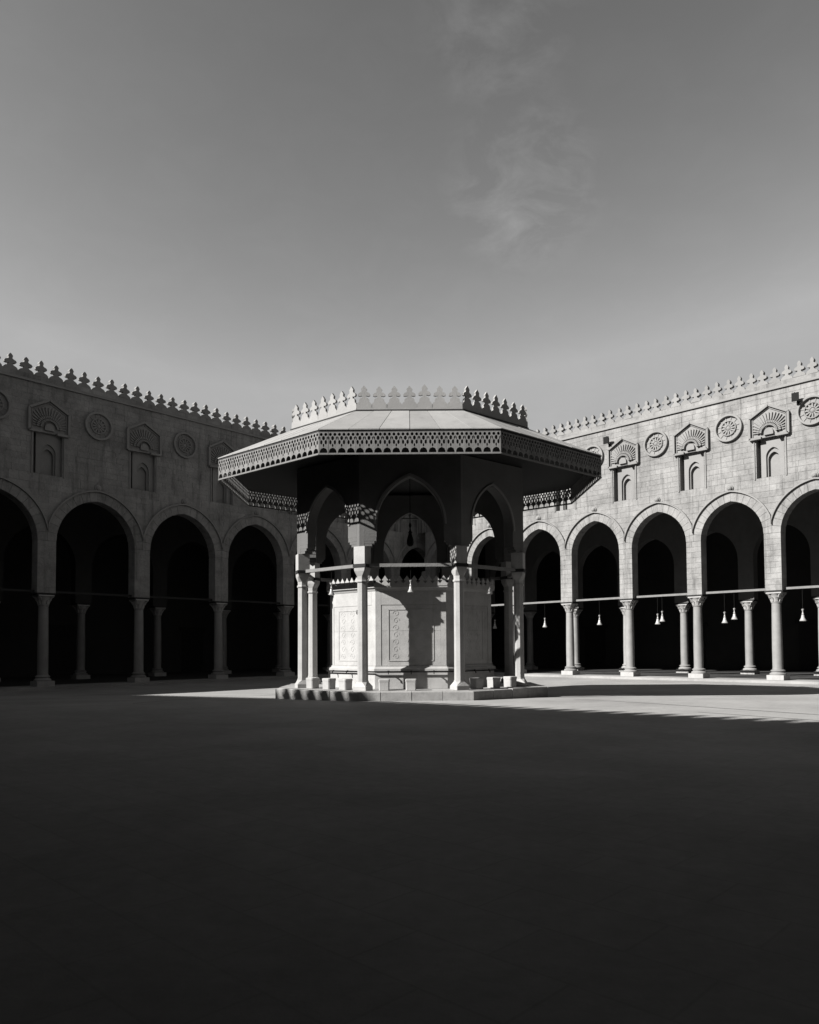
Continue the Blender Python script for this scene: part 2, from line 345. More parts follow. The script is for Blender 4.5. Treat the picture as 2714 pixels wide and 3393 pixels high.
def arcade(name, label, origin, ang, bay, ks, x_end, pw, e, seed, near_x, lit):
    """local x runs along the wall, local y into the building; columns stand at x = k * bay"""
    R = random.Random(seed)
    root = obj(name, None, None, (origin[0], origin[1], 0), ang); tag(root, label, 'arcade')
    a = (bay - pw) / 2; RING = .46
    rise = sqrt((a + e) ** 2 - e * e); zs = ZARCH - RING - rise
    # -- arcade floor with its step
    x_lo, x_hi = min(ks[0] * bay - bay, x_end), max(ks[-1] * bay + bay, x_end)
    # arches, piers, columns
    r = a + e
    vmb = []
    NV = 9; ap = math.acos(e / r); ape = math.acos(e / (r + RING))
    for i in range(NV):
        for sgn in (-1, 1):
            t0, t1 = i / NV, (i + 1) / NV; g = .006 / r
            P = []
            for rr, aa in ((r, ap), (r + RING, ape)):
                for t, gg in ((t0, g), (t1, -g)):
                    th = aa * t + gg * (0 if (t == 1) else 1)
                    xx = -(rr * cos(th) - e); xx = max(xx, -bay / 2 + .006)
                    if t == 1: xx = min(xx, -.004)
                    P.append((sgn * xx, zs + rr * sin(th)))
            q = [P[0], P[1], P[3], P[2]]
            if sgn == -1: pass
            if sgn == 1: q = q[::-1]
            area = sum(q[k][0] * q[(k + 1) % 4][1] - q[(k + 1) % 4][0] * q[k][1] for k in range(4))
            if area < 0: q = q[::-1]
            mb = MB(); mb.prism(q, GY0 - .012, GY1); vmb.append(mb.mesh('voussoir', 'wall'))
    mb = MB()                                         # archivolt moulding
    c0, c1 = arch_curve(a, zs, e, 16, RING + .006), arch_curve(a, zs, e, 16, RING + .075)
    for (p0, p1), (q0, q1) in zip(zip(c0, c0[1:]), zip(c1, c1[1:])):
        cl = lambda p: (max(-bay / 2 + .01, min(bay / 2 - .01, p[0])), p[1])
        if abs(p0[0]) > bay / 2 - .02 and abs(p1[0]) > bay / 2 - .02: continue
        mb.prism([cl(p0), cl(p1), cl(q1), cl(q0)][::-1], GY0 - .12, GY0 + .02)
    mould = mb.mesh('arch', 'trim')
    # pier stones
    ph = zs - ZP; nc = max(6, round(ph / .29)); chh = ph / nc
    mb = MB(); mb.box(-pw / 2 + .012, pw / 2 - .012, GY0 + .012, GY1 - .012, ZP + .002, zs); core = mb.mesh('pier', 'joint')
    smesh = []
    for c in range(nc):
        z0, z1 = ZP + c * chh + .004, ZP + (c + 1) * chh - .006
        cuts = [-pw / 2, pw / 2] if c % 3 == 2 else [-pw / 2, (-.11 if c % 2 else .11), pw / 2]
        for xa, xb in zip(cuts, cuts[1:]):
            mb = MB(); mb.box(xa + .004, xb - .004, GY0, GY1, z0, z1); smesh.append(mb.mesh('stone', 'wall'))
    mb = MB(); mb.box(-bay / 2 + pw / 2 + .004, bay / 2 - pw / 2 - .004, -.05, .06, ZP + .03, ZP + .14); tie = mb.mesh('tie_beam', 'beam' if lit else 'wood')  # shaded wall gets darker beams: shade put into the colour
    mer = merlon_mesh('wall', bay / 7, .78, .20, 'trim')
    for k in ks:
        x = k * bay
        column_parts(root, (x, 0, ZB))
        p = obj('pier', core, root, (x, 0, 0))
        for sm in smesh: obj('stone', sm, p)
        niche_parts(root, x)
    mids = [k + .5 for k in ks[:-1]]
    for k in mids:
        x = k * bay
        ar = obj('arch', mould, root, (x, 0, 0))
        for vm in vmb: obj('voussoir', vm, ar)
        obj('tie_beam', tie, root, (x, 0, 0)); medallion_parts(root, x)
    xl, xr = ks[0] * bay, ks[-1] * bay
    # backing of the wall above the arches
    BK = GY0 + .014; rw = .66; znf = ZNT - 1.57
    mb = MB(); ext = arch_curve(a, zs, e, 16, RING)
    def lower(x):                                     # height of the extrados at x
        d = min(abs(x - k * bay) for k in mids); rr = r + RING
        return zs + sqrt(max(rr * rr - (d + e) ** 2, 0))
    xs = set([xl, xr])
    for k in mids:
        for px, pz in ext:
            if abs(px) <= bay / 2: xs.add(round(k * bay + px, 4))
        xs.add(k * bay - bay / 2); xs.add(k * bay + bay / 2)
    for k in ks: xs.add(k * bay - rw); xs.add(k * bay + rw)
    xs = sorted(x for x in xs if xl <= x <= xr)
    for xa, xb in zip(xs, xs[1:]):
        if xb - xa < 1e-3: continue
        xm = (xa + xb) / 2; hole = any(abs(xm - k * bay) < rw for k in ks)
        la, lb = lower(xa + 1e-4), lower(xb - 1e-4)
        spans = [((la, lb), (ZNB, ZNB)), ((znf, znf), (ZCOR, ZCOR))] if hole else [((la, lb), (ZCOR, ZCOR))]
        for (z0, z1), (z2, z3) in spans: mb.add([(xa, BK, z0), (xb, BK, z1), (xb, BK, z3), (xa, BK, z2)], [(0, 1, 2, 3)])
        mb.add([(xa, GY1, la), (xb, GY1, lb), (xb, GY1, ZCOR), (xa, GY1, ZCOR)], [(3, 2, 1, 0)])
    obj('mortar_bed', mb.mesh('mortar_bed', 'joint'), root)
    # ashlar courses
    levels = [zs]; 
    while levels[-1] < ZNB - .2: levels.append(levels[-1] + .30)
    levels[-1] = ZNB; n2 = round((znf - ZNB) / .30); levels += [ZNB + (znf - ZNB) * (i + 1) / n2 for i in range(n2)]
    n3 = round((ZCOR - znf) / .30); levels += [znf + (ZCOR - znf) * (i + 1) / n3 for i in range(n3)]
    cube = MB(); cube.box(-.5, .5, 0, 1, 0, 1); cube = cube.mesh('stone', 'wall')
    blocks = []; big = MB()
    def half(z):
        v = (r + RING + .012) ** 2 - (z - zs) ** 2
        return sqrt(v) - e if v > e * e else None
    for z0, z1 in zip(levels, levels[1:]):
        cuts = []                                      # excluded intervals as (lo at z0, hi at z0, lo at z1, hi at z1)
        for k in mids:
            h0, h1 = half(z0), half(z1)
            if h0 is not None: h1 = h1 if h1 is not None else 0.0; cuts.append((k * bay - h0, k * bay + h0, k * bay - h1, k * bay + h1))
        if z0 > ZNB - .01 and z1 < znf + .01:
            for k in ks: cuts.append((k * bay - rw - .004, k * bay + rw + .004) * 2)
        cuts.sort(); pos0 = pos1 = xl; free = []
        for c in cuts:
            if c[0] > pos0 + .03 or c[2] > pos1 + .03: free.append((pos0, c[0], pos1, c[2]))
            pos0, pos1 = max(pos0, c[1]), max(pos1, c[3])
        free.append((pos0, xr, pos1, xr))
        for f0, f1, t0, t1 in free:
            lo, hi = max(f0, t0), min(f1, t1)
            js = []; x = lo + R.uniform(.3, .8)
            while x < hi - .3: js.append(x); x += R.uniform(.45, .95)
            bots, tops = [f0] + js + [f1], [t0] + js + [t1]
            for i in range(len(bots) - 1):
                b0, b1, u0, u1 = bots[i] + .004, bots[i + 1] - .004, tops[i] + .004, tops[i + 1] - .004
                if b1 - b0 < 0.01: b0 = b1 = max(min((b0 + b1) / 2, max(u0, u1)), min(u0, u1))
                if u1 - u0 < 0.01: continue
                yo = GY0 + R.uniform(-.004, .006); rect = abs(b0 - u0) < 1e-6 and abs(b1 - u1) < 1e-6
                blocks.append((b0, b1, u0, u1, z0 + .005, z1 - .005, yo, rect, R.uniform(-.5, .5)))
    singles = sorted([b for b in blocks if b[7]], key=lambda b: abs((b[0] + b[1]) / 2 - near_x))[:200]; chosen = set(map(id, singles))
    for b in blocks:
        if id(b) in chosen:
            obj('ashlar', cube, root, ((b[0] + b[1]) / 2, b[6], b[4]), 0, (b[1] - b[0], .04, b[5] - b[4])); continue
        b0, b1, u0, u1, z0, z1, yo = b[:7]; big.cur = b[8]; y2 = yo + .04
        big.hexa([(b0, yo, z0), (b1, yo, z0), (b1, y2, z0), (b0, y2, z0), (u0, yo, z1), (u1, yo, z1), (u1, y2, z1), (u0, y2, z1)])
    stuff(obj('ashlar_courses', big.mesh('ashlar_courses', 'wall'), root))
    # cornice, parapet and merlons
    mb = MB(); mb.box(xl, xr, GY0 - .09, GY0 + .3, ZCOR + .002, ZCOR + .07); mb.box(xl, xr, GY0 - .05, GY0 + .3, ZCOR + .072, ZCOR + .13); obj('cornice', mb.mesh('cornice', 'trim'), root)
    PB = ZTOP - .74
    mb = MB(); mb.box(xl, xr, GY0, GY0 + .34, ZCOR + .132, PB - .002); obj('parapet', mb.mesh('parapet', 'wall'), root)
    n = round((xr - xl) / (bay / 7))
    for i in range(n): obj('merlon', mer, root, (xl + (i + .5) * bay / 7 + R.uniform(-.015, .015), GY0 + .10, PB + R.uniform(-.02, .004)), R.uniform(-.05, .05), (R.uniform(.94, 1.03), R.uniform(.85, 1.2), R.uniform(.93, 1.04))).rotation_euler.y = R.uniform(-.03, .03)
    # second row of arches, back wall, ceiling
    IY = 6.6; BYW = 13.2
    mb = MB()
    for k in mids: arch_panel(mb, (k - .5) * bay + .001, (k + .5) * bay - .001, ZP, 11.2, k * bay, a - .05, zs - .35, e, IY - .3, IY + .3, 10)
    obj('inner_arch_wall', mb.mesh('inner_arch_wall', 'arch' if lit else 'inner'), root)  # lighter on the lit side, darker on the shaded: light painted in
    for k in ks: column_parts(root, (k * bay, IY, ZB))
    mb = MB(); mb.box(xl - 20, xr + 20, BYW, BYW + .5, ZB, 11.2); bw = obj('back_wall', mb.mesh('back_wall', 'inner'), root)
    dm = MB(); dm.box(-.9, .9, BYW - .06, BYW - .004, ZB, 2.9); dm.prism([(-1.1, 2.9), (1.1, 2.9), (1.1, 3.15), (-1.1, 3.15)], BYW - .1, BYW - .004); dm = dm.mesh('door', 'wood')
    for k in mids[1::2]: obj('door', dm, bw, (k * bay - .6, 0, 0))
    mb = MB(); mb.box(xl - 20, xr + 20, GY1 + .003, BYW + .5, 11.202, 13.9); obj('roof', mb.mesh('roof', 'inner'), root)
    for xe in (xl, xr):                               # end walls close the hall behind the arches
        pass
    mb = MB(); mb.box(xl - 20, xr + 20, -1.0, BYW + .5, ZB - .6, ZB); fl = obj('arcade_floor', mb.mesh('arcade_floor', 'pave'), None, (origin[0], origin[1], 0), ang); struct(fl)
    mb = MB(); mb.box(xl - 20, xr + 20, .9, BYW, ZB + .002, ZB + .012); obj('floor_shade_sheet', mb.mesh('floor_shade_sheet', 'floor_shade'), fl)  # dark sheet added over the arcade floor to deepen the shade
    return root

RA = 2.3362; RO = (18.036, 37.03)
wall_r = arcade('arcaded_wall', 'sunlit stone arcade with carved niches and medallions, right of the fountain pavilion', RO, RA + pi, 4.0016, [-6, -5, -4, -3, -2, -1, 0, 1, 2, 3], -23.3 * 1.1, .80, .28, 3, 0, True)
LA = 0.8426; LO = (-17.316, 35.64)
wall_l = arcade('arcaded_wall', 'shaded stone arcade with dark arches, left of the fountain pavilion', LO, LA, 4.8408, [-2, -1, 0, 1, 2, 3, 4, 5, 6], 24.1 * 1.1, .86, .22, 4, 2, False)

# the two near sides of the court, beside and behind the photographer: their shadow lies across the foreground
def near_wall(label, n, d, c, x0, x1, toothed):
    n, d = Vector(n), Vector(d)
    o = obj('crenellated_wall', None, None, tuple(n * -c), atan2(d.y, d.x)); tag(o, label, 'wall')
    bay = 4.6; k = round((x1 - x0) / bay); bay = (x1 - x0) / k; top = ZTOP - .74
    sg = 1 if Matrix.Rotation(atan2(d.y, d.x), 3, 'Z') @ Vector((0, 1, 0)) @ n > 0 else -1      # local side of the court
    yf, yb = 0.0, -sg * .7
    mb = MB()
    for i in range(k): arch_panel(mb, x0 + i * bay + .001, x0 + (i + 1) * bay - .001, -.4, top, x0 + (i + .5) * bay, bay / 2 - .4, 6.4, .25, min(yf, yb), max(yf, yb), 8)
    obj('wall', mb.mesh('wall', 'wall'), o)
    mb = MB(); mb.box(x0, x1, *sorted((-sg * 8.0, -sg * 8.4)), -.4, 11.2); mb.box(x0, x1, *sorted((-sg * .71, -sg * 8.4)), 11.21, 11.6)
    mb.box(x0, x1, *sorted((-sg * .8, -sg * 7.9)), .0, .05); obj('hall', mb.mesh('hall', 'inner'), o)
    mb = MB(); p = .62; poly = [(x * p, top + .002 + z * .74) for x, z in merlon_outline('wall')]
    for i in range(int((x1 - x0) / p)): mb.prism([(x + x0 + (i + .5) * p, z) for x, z in poly], *sorted((-sg * .35, -sg * .03)))
    stuff(obj('merlons', mb.mesh('merlons', 'trim'), o))
near_wall('near crenellated wall whose toothed shadow crosses the courtyard floor', (.609, .793, 0), (.793, -.609, 0), 3.2, -60, 24, True)
near_wall('near crenellated wall on the right-hand side of the courtyard', (-.747, .665, 0), (.665, .747, 0), 3.8, -12, 46, True)

def near_blocker():                                   # added, unseen portico along the near wall, darkens the foreground
    n, d = Vector((.609, .793, 0)), Vector((.793, -.609, 0)); c = 3.2; E_ = 3.3
    o = obj('sky_blocker', None, None, tuple(n * -c), atan2(d.y, d.x)); tag(o, 'added unseen portico shading the near end of the courtyard', 'blocker')
    w_ = c + E_
    mb = MB(); mb.box(-30, 22, .004, w_, 9.56, 9.68); obj('roof', mb.mesh('roof', 'wood'), o)
    for x in (-28, -21, -15, -9.8, 3, 9, 15):
        mb = MB(); mb.box(x - .16, x + .16, w_ - .5, w_ - .18, -.2, 9.3); obj('post', mb.mesh('post', 'wood'), o)
    mb = MB(); mb.box(-30, 22, w_ - .5, w_ - .18, 9.31, 9.55); obj('beam', mb.mesh('beam', 'wood'), o)
near_blocker()
def side_blocker():  # added, unseen roof on posts that keeps skylight off the floor
    n, d = Vector((-.747, .665, 0)), Vector((.665, .747, 0)); c = 3.8; w_ = c + 1.4
    o = obj('sky_blocker', None, None, tuple(n * -c), atan2(d.y, d.x)); tag(o, 'added unseen portico along the right-hand side of the courtyard', 'blocker')
    mb = MB(); mb.box(1.0, 26, .004, w_, 9.40, 9.52); obj('roof', mb.mesh('roof', 'wood'), o)
    for x in (14, 20, 25):
        mb = MB(); mb.box(x - .16, x + .16, w_ - 2.1, w_ - 1.78, -.4, 9.39); obj('post', mb.mesh('post', 'wood'), o)
side_blocker()

# ------------------------------------------------------------------ ablution pavilion
PC = Vector((.042, 25.83)); Q = .8724
def ring_pts(s, grow=0.0):                            # corner i lies left of side i; side 0 faces the camera
    Rr = (s / 2 + grow * math.tan(pi / 8)) / sin(pi / 8) if False else s / 2 / sin(pi / 8)
    Rr += grow / cos(pi / 8)
    return [Vector((-Rr * sin(pi / 8 + i * pi / 4), -Q * Rr * cos(pi / 8 + i * pi / 4), 0)) for i in range(8)]
def side_frame(s, i):                                 # side i runs from corner i to corner i-1 (left to right seen from outside)
    P = ring_pts(s); a, b = P[i % 8], P[(i - 1) % 8]
    d = b - a; L = d.length; ang = atan2(d.y, d.x); return (a + b) / 2, L, ang
sE, sC, sP, sPar, sT = 5.0, 2.915, 3.62, 3.19, 2.20
zEt, zEb, zPl, zPar = 7.54, 6.87, .25, 8.64
pav = obj('fountain_pavilion', None, None, (PC.x, PC.y, 0)); tag(pav, 'octagonal ablution pavilion with wide lattice-edged canopy in the courtyard centre', 'pavilion')

def build_pavilion():
    # platform: top slab ring and kerb stones
    mb = MB(); P0, P1 = ring_pts(sP, -.30), ring_pts(sP, -.30)
    mb.loft([[(p.x, p.y, -.6) for p in P0], [(p.x, p.y, zPl - .004) for p in P1]][::1]); 
    plat = obj('platform', mb.mesh('platform', 'marble'), pav)
    for i in range(8):
        c, L, ang = side_frame(sP, i); n = 4
        for k in range(n):
            x0, x1 = -L / 2 + L * k / n + .006, -L / 2 + L * (k + 1) / n - .006
            t0 = .30 * math.tan(pi / 8) if k == 0 else 0; t1 = .30 * math.tan(pi / 8) if k == n - 1 else 0
            q = [(x0, 0), (x1, 0), (x1 - t1, .295), (x0 + t0, .295)]
            s = MB(); ztop = zPl + rnd.uniform(-.004, .004)
            s.loft([[(x, y, -.5) for x, y in q], [(x, y, ztop - .02) for x, y in q], [(x * .998, y + .012, ztop) for x, y in q]])
            o = obj('kerb_stone', s.mesh('kerb_stone', 'kerb'), plat, (c.x, c.y, rnd.uniform(-.014, .004)), ang); o.location += Vector((sin(ang), -cos(ang), 0)) * rnd.uniform(-.02, .012)
    # columns
    C = ring_pts(sC)
    def oct_ring(r, z, n=8): return [(r / cos(pi / 8) * cos(pi / 8 + k * pi / 4), r / cos(pi / 8) * sin(pi / 8 + k * pi / 4), z) for k in range(8)]
    def sq_ring(h, z, ch): return [(h, -h + ch, z), (h, h - ch, z), (h - ch, h, z), (-h + ch, h, z), (-h, h - ch, z), (-h, -h + ch, z), (-h + ch, -h, z), (h - ch, -h, z)]
    def roll(r): return r[-1:] + r[:-1]
    mb = MB(); mb.loft([oct_ring(.150, .54), oct_ring(.142, 3.50)]); sh = mb.mesh('column', 'marble')
    mb = MB(); mb.loft([roll(sq_ring(.225, zPl + .002, .012)), roll(sq_ring(.222, zPl + .12, .014)), roll(oct_ring(.165, .50)), roll(oct_ring(.165, .54))]); ba = mb.mesh('base', 'marble')
    mb = MB(); mb.loft([oct_ring(.165, 3.50), oct_ring(.172, 3.53), oct_ring(.165, 3.57)]); nk = mb.mesh('neck_ring', 'marble')
    mb = MB(); mb.loft([roll(oct_ring(.145, 3.57)), roll(oct_ring(.15, 3.68)), roll(sq_ring(.19, 3.84, .03)), roll(sq_ring(.195, 3.95, .012))]); ca = mb.mesh('capital', 'marble')
    mb = MB(); mb.box(-.215, .215, -.215, .215, 3.952, 4.05); im = mb.mesh('impost_board', 'wood')
    mb = MB(); mb.loft([sq_ring(.195, 4.052, .012), sq_ring(.195, 4.58, .012)]); blk = mb.mesh('impost_block', 'marble')
    for i, p in enumerate(C):
        o = obj('column', sh, pav, (p.x, p.y, 0), atan2(p.y, p.x))
        obj('base', ba, o); obj('neck_ring', nk, o); obj('capital', ca, o); obj('impost_board', im, o); obj('impost_block', blk, o)
    # arched sides
    for i in range(8):
        c, L, ang = side_frame(sC, i)
        mb = MB(); a = L / 2 - .44; zs_, e_ = 5.25, .52 * a / 1.02
        T = .17; tr = T * math.tan(pi / 8)
        arch_panel(mb, -L / 2 + tr, L / 2 - tr, 4.86, 7.36, 0, a, zs_, e_, -T, T, 12)
        for sg in (-1, 1):                            # stepped corbels carrying the arch
            for j, (ins, z0, z1) in enumerate(((.40, 4.74, 4.857), (.34, 4.662, 4.738), (.27, 4.583, 4.66))):
                xa, xb = sg * (L / 2 - tr), sg * (L / 2 - ins - .03); mb.box(min(xa, xb), max(xa, xb), -T + .004 * j, T - .004 * j, z0, z1)
        sd = obj('arched_side', mb.mesh('arched_side', 'arch'), pav, (c.x, c.y, 0), ang)
        mb = MB(); c0, c1 = arch_curve(a, zs_, e_, 14, .02), arch_curve(a, zs_, e_, 14, .085)
        for (p0, p1), (q0, q1) in zip(zip(c0, c0[1:]), zip(c1, c1[1:])): mb.prism([p0, p1, q1, q0][::-1], -T - .035, -T + .002)
        obj('arch_moulding', mb.mesh('arch_moulding', 'trim'), sd)
        mb = MB(); mb.box(-L / 2 + .218, L / 2 - .218, -.065, .065, 3.97, 4.07); obj('tie_beam', mb.mesh('tie_beam', 'beam'), pav, (c.x, c.y, 0), ang)
    for i in range(8):                                # mitred corner posts between the arched sides
        p = C[i]; q, r_ = C[(i - 1) % 8], C[(i + 1) % 8]; T = .168; ds = []
        for o_ in (q, r_):
            d = (o_ - p).normalized(); nn = Vector((d.y, -d.x, 0))
            if nn.dot(p) < 0: nn = -nn
            ds.append((d, nn))
        tr = .17 * math.tan(pi / 8); Po = p + p.normalized() * (T / cos(pi / 8)); Pi = p - p.normalized() * (T / cos(pi / 8))
        A_ = p + ds[0][0] * (tr - .002) + ds[0][1] * T; B_ = p + ds[1][0] * (tr - .002) + ds[1][1] * T
        mb = MB(); mb.loft([[(v.x - p.x, v.y - p.y, z) for v in (Po, A_, Pi, B_)] for z in (4.584, 7.358)]); obj('corner_post', mb.mesh('corner_post', 'arch'), pav, (p.x, p.y, 0))
    # soffit, roof sheets, parapet
    E, I_, Pp = ring_pts(sE), ring_pts(sC, -.2), ring_pts(sPar)
    mb = MB()
    for i in range(8):
        a, b, c, d = E[i], E[i - 1], I_[i - 1], I_[i]
        k = .985
        mb.add([(a.x * k, a.y * k, 7.40), (b.x * k, b.y * k, 7.40), (c.x, c.y, 7.40), (d.x, d.y, 7.40), (a.x * k, a.y * k, 7.44), (b.x * k, b.y * k, 7.44), (c.x, c.y, 7.44), (d.x, d.y, 7.44)],
               [(0, 3, 2, 1), (4, 5, 6, 7), (0, 1, 5, 4)])
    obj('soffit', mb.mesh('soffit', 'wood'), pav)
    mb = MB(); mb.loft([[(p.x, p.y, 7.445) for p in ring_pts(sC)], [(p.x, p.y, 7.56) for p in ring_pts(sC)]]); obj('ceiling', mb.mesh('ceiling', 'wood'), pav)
    rf = MB(); k = .97
    rf.loft([[(p.x * k, p.y * k, zEt - .05) for p in E], [(p.x, p.y, zPar - .03) for p in Pp]]); rf = obj('roof', rf.mesh('roof', 'wood'), pav)
    for i in range(8):
        a, b, c, d = E[i] * 1.006, E[i - 1] * 1.006, Pp[i - 1], Pp[i]; n = 6
        up_ = Vector((0, 0, 1))
        for j in range(n):
            t0, t1 = j / n, (j + 1) / n
            A = a.lerp(b, t0); B = a.lerp(b, t1); Cc = d.lerp(c, t1); Dd = d.lerp(c, t0)
            ed = (b - a).normalized() * .008
            mb = MB(); zz = (zEt - .012, zPar - .002)
            q = [(A.x + ed.x, A.y + ed.y, zz[0]), (B.x - ed.x, B.y - ed.y, zz[0]), (Cc.x - ed.x, Cc.y - ed.y, zz[1]), (Dd.x + ed.x, Dd.y + ed.y, zz[1])]
            h = rnd.uniform(.022, .034)
            mb.hexa(q + [(x, y, z + h) for x, y, z in q]); obj('roof_sheet', mb.mesh('roof_sheet', 'roof'), rf)
        # fascia board below the roof edge, dark wood painting the shadow line
        mid, L, ang = side_frame(sE, i)
        mb = MB(); mb.box(-L / 2 - .005, L / 2 + .005, -.012, .03, zEt - .068, zEt - .014); obj('fascia', mb.mesh('fascia', 'wood'), pav, (mid.x, mid.y, 0), ang)
    mer = merlon_mesh('roof', 1.0, .70, .07, 'parapet')
    for i in range(8):
        mid, L, ang = side_frame(sPar, i)
        mb = MB(); mb.box(-L / 2, L / 2, -.02, .06, zPar - .1, zPar + .10); pr = obj('parapet', mb.mesh('parapet', 'wood' if False else 'parapet'), pav, (mid.x, mid.y, 0), ang)
        mb = MB(); mb.box(-L / 2 - .02, L / 2 + .02, -.05, -.022, zPar - .06, zPar + .045); obj('base_board', mb.mesh('base_board', 'wood'), pr)
        for j in range(7): obj('merlon', mer, pr, (-L / 2 + (j + .5) * L / 7, .02, zPar + .10), rnd.uniform(-.03, .03), (L / 7, 1, rnd.uniform(.95, 1.03)))
    mb = MB(); mb.loft([[(p.x * .97, p.y * .97, zPar - .02) for p in Pp], [(p.x * .97, p.y * .97, zPar + .06) for p in Pp]]); obj('roof_deck', mb.mesh('roof_deck', 'roof'), pav)
    # pierced valance: one shared lattice panel, twenty a side
    H = zEt - .07 - zEb
    W_ = .25
    def circ(cx, cz, rx, rz, n=8, a0=0): return [Vector((cx + rx * cos(a0 + 2 * pi * i / n), cz + rz * sin(a0 + 2 * pi * i / n), 0)) for i in range(n)]
    holes = []
    # bottom scallop
    holes.append([Vector((-.106, .02, 0)), Vector((.106, .02, 0)), Vector((.103, .075, 0)), Vector((.075, .130, 0)), Vector((0, .165, 0)), Vector((-.075, .130, 0)), Vector((-.103, .075, 0))])
    for cx in (-.0625, .0625):
        holes.append(circ(cx, H - .068, .042, .046, 8)); holes.append(circ(cx, H - .285, .036, .068, 6, pi / 2))
    holes.append(circ(0, H - .170, .044, .066, 6, pi / 2)); holes.append(circ(0, H - .37, .024, .050, 6, pi / 2))
    holes.append([Vector((W_ / 2 - .040, H - .245, 0)), Vector((W_ / 2 - .004, H - .175, 0)), Vector((W_ / 2 - .004, H - .115, 0)), Vector((W_ / 2 - .040, H - .15, 0))])
    holes.append([Vector((-x, y, 0)) for x, y in ((W_ / 2 - .040, H - .15), (W_ / 2 - .004, H - .115), (W_ / 2 - .004, H - .175), (W_ / 2 - .040, H - .245))])
    outer = [Vector((-W_ / 2, 0, 0)), Vector((W_ / 2, 0, 0)), Vector((W_ / 2, H, 0)), Vector((-W_ / 2, H, 0))]
    loops = [outer] + holes
    tri = tessellate_polygon(loops); flat = [p for l in loops for p in l]; n = len(flat); th = .028
    mb = MB(); vs = [(p.x, -th / 2, p.y) for p in flat] + [(p.x, th / 2, p.y) for p in flat]; fs = []
    for t in tri:
        A, B, C_ = (flat[i] for i in t); ccw = (B - A).cross(C_ - A).z > 0; t = tuple(t) if ccw else tuple(t)[::-1]
        fs.append(t); fs.append(tuple(i + n for i in t[::-1]))
    st = 0
    for l in loops:
        k = len(l)
        for i in range(k): j = (i + 1) % k; fs.append((st + i, st + i + n, st + j + n, st + j))
        st += k
    mb.add(vs, fs); lat = mb.mesh('lattice_panel', 'lattice')
    for i in range(8):
        mid, L, ang = side_frame(sE, i)
        mb = MB(); mb.box(-L / 2, L / 2, -.028, .028, zEb - .03, zEb - .002); v = obj('valance', mb.mesh('valance', 'lattice'), pav, (mid.x, mid.y, 0), ang)
        for j in range(20): obj('lattice_panel', lat, v, (-L / 2 + (j + .5) * L / 20, rnd.uniform(-.003, .003), zEb), 0, (L / 20 / W_, 1, 1))
build_pavilion()

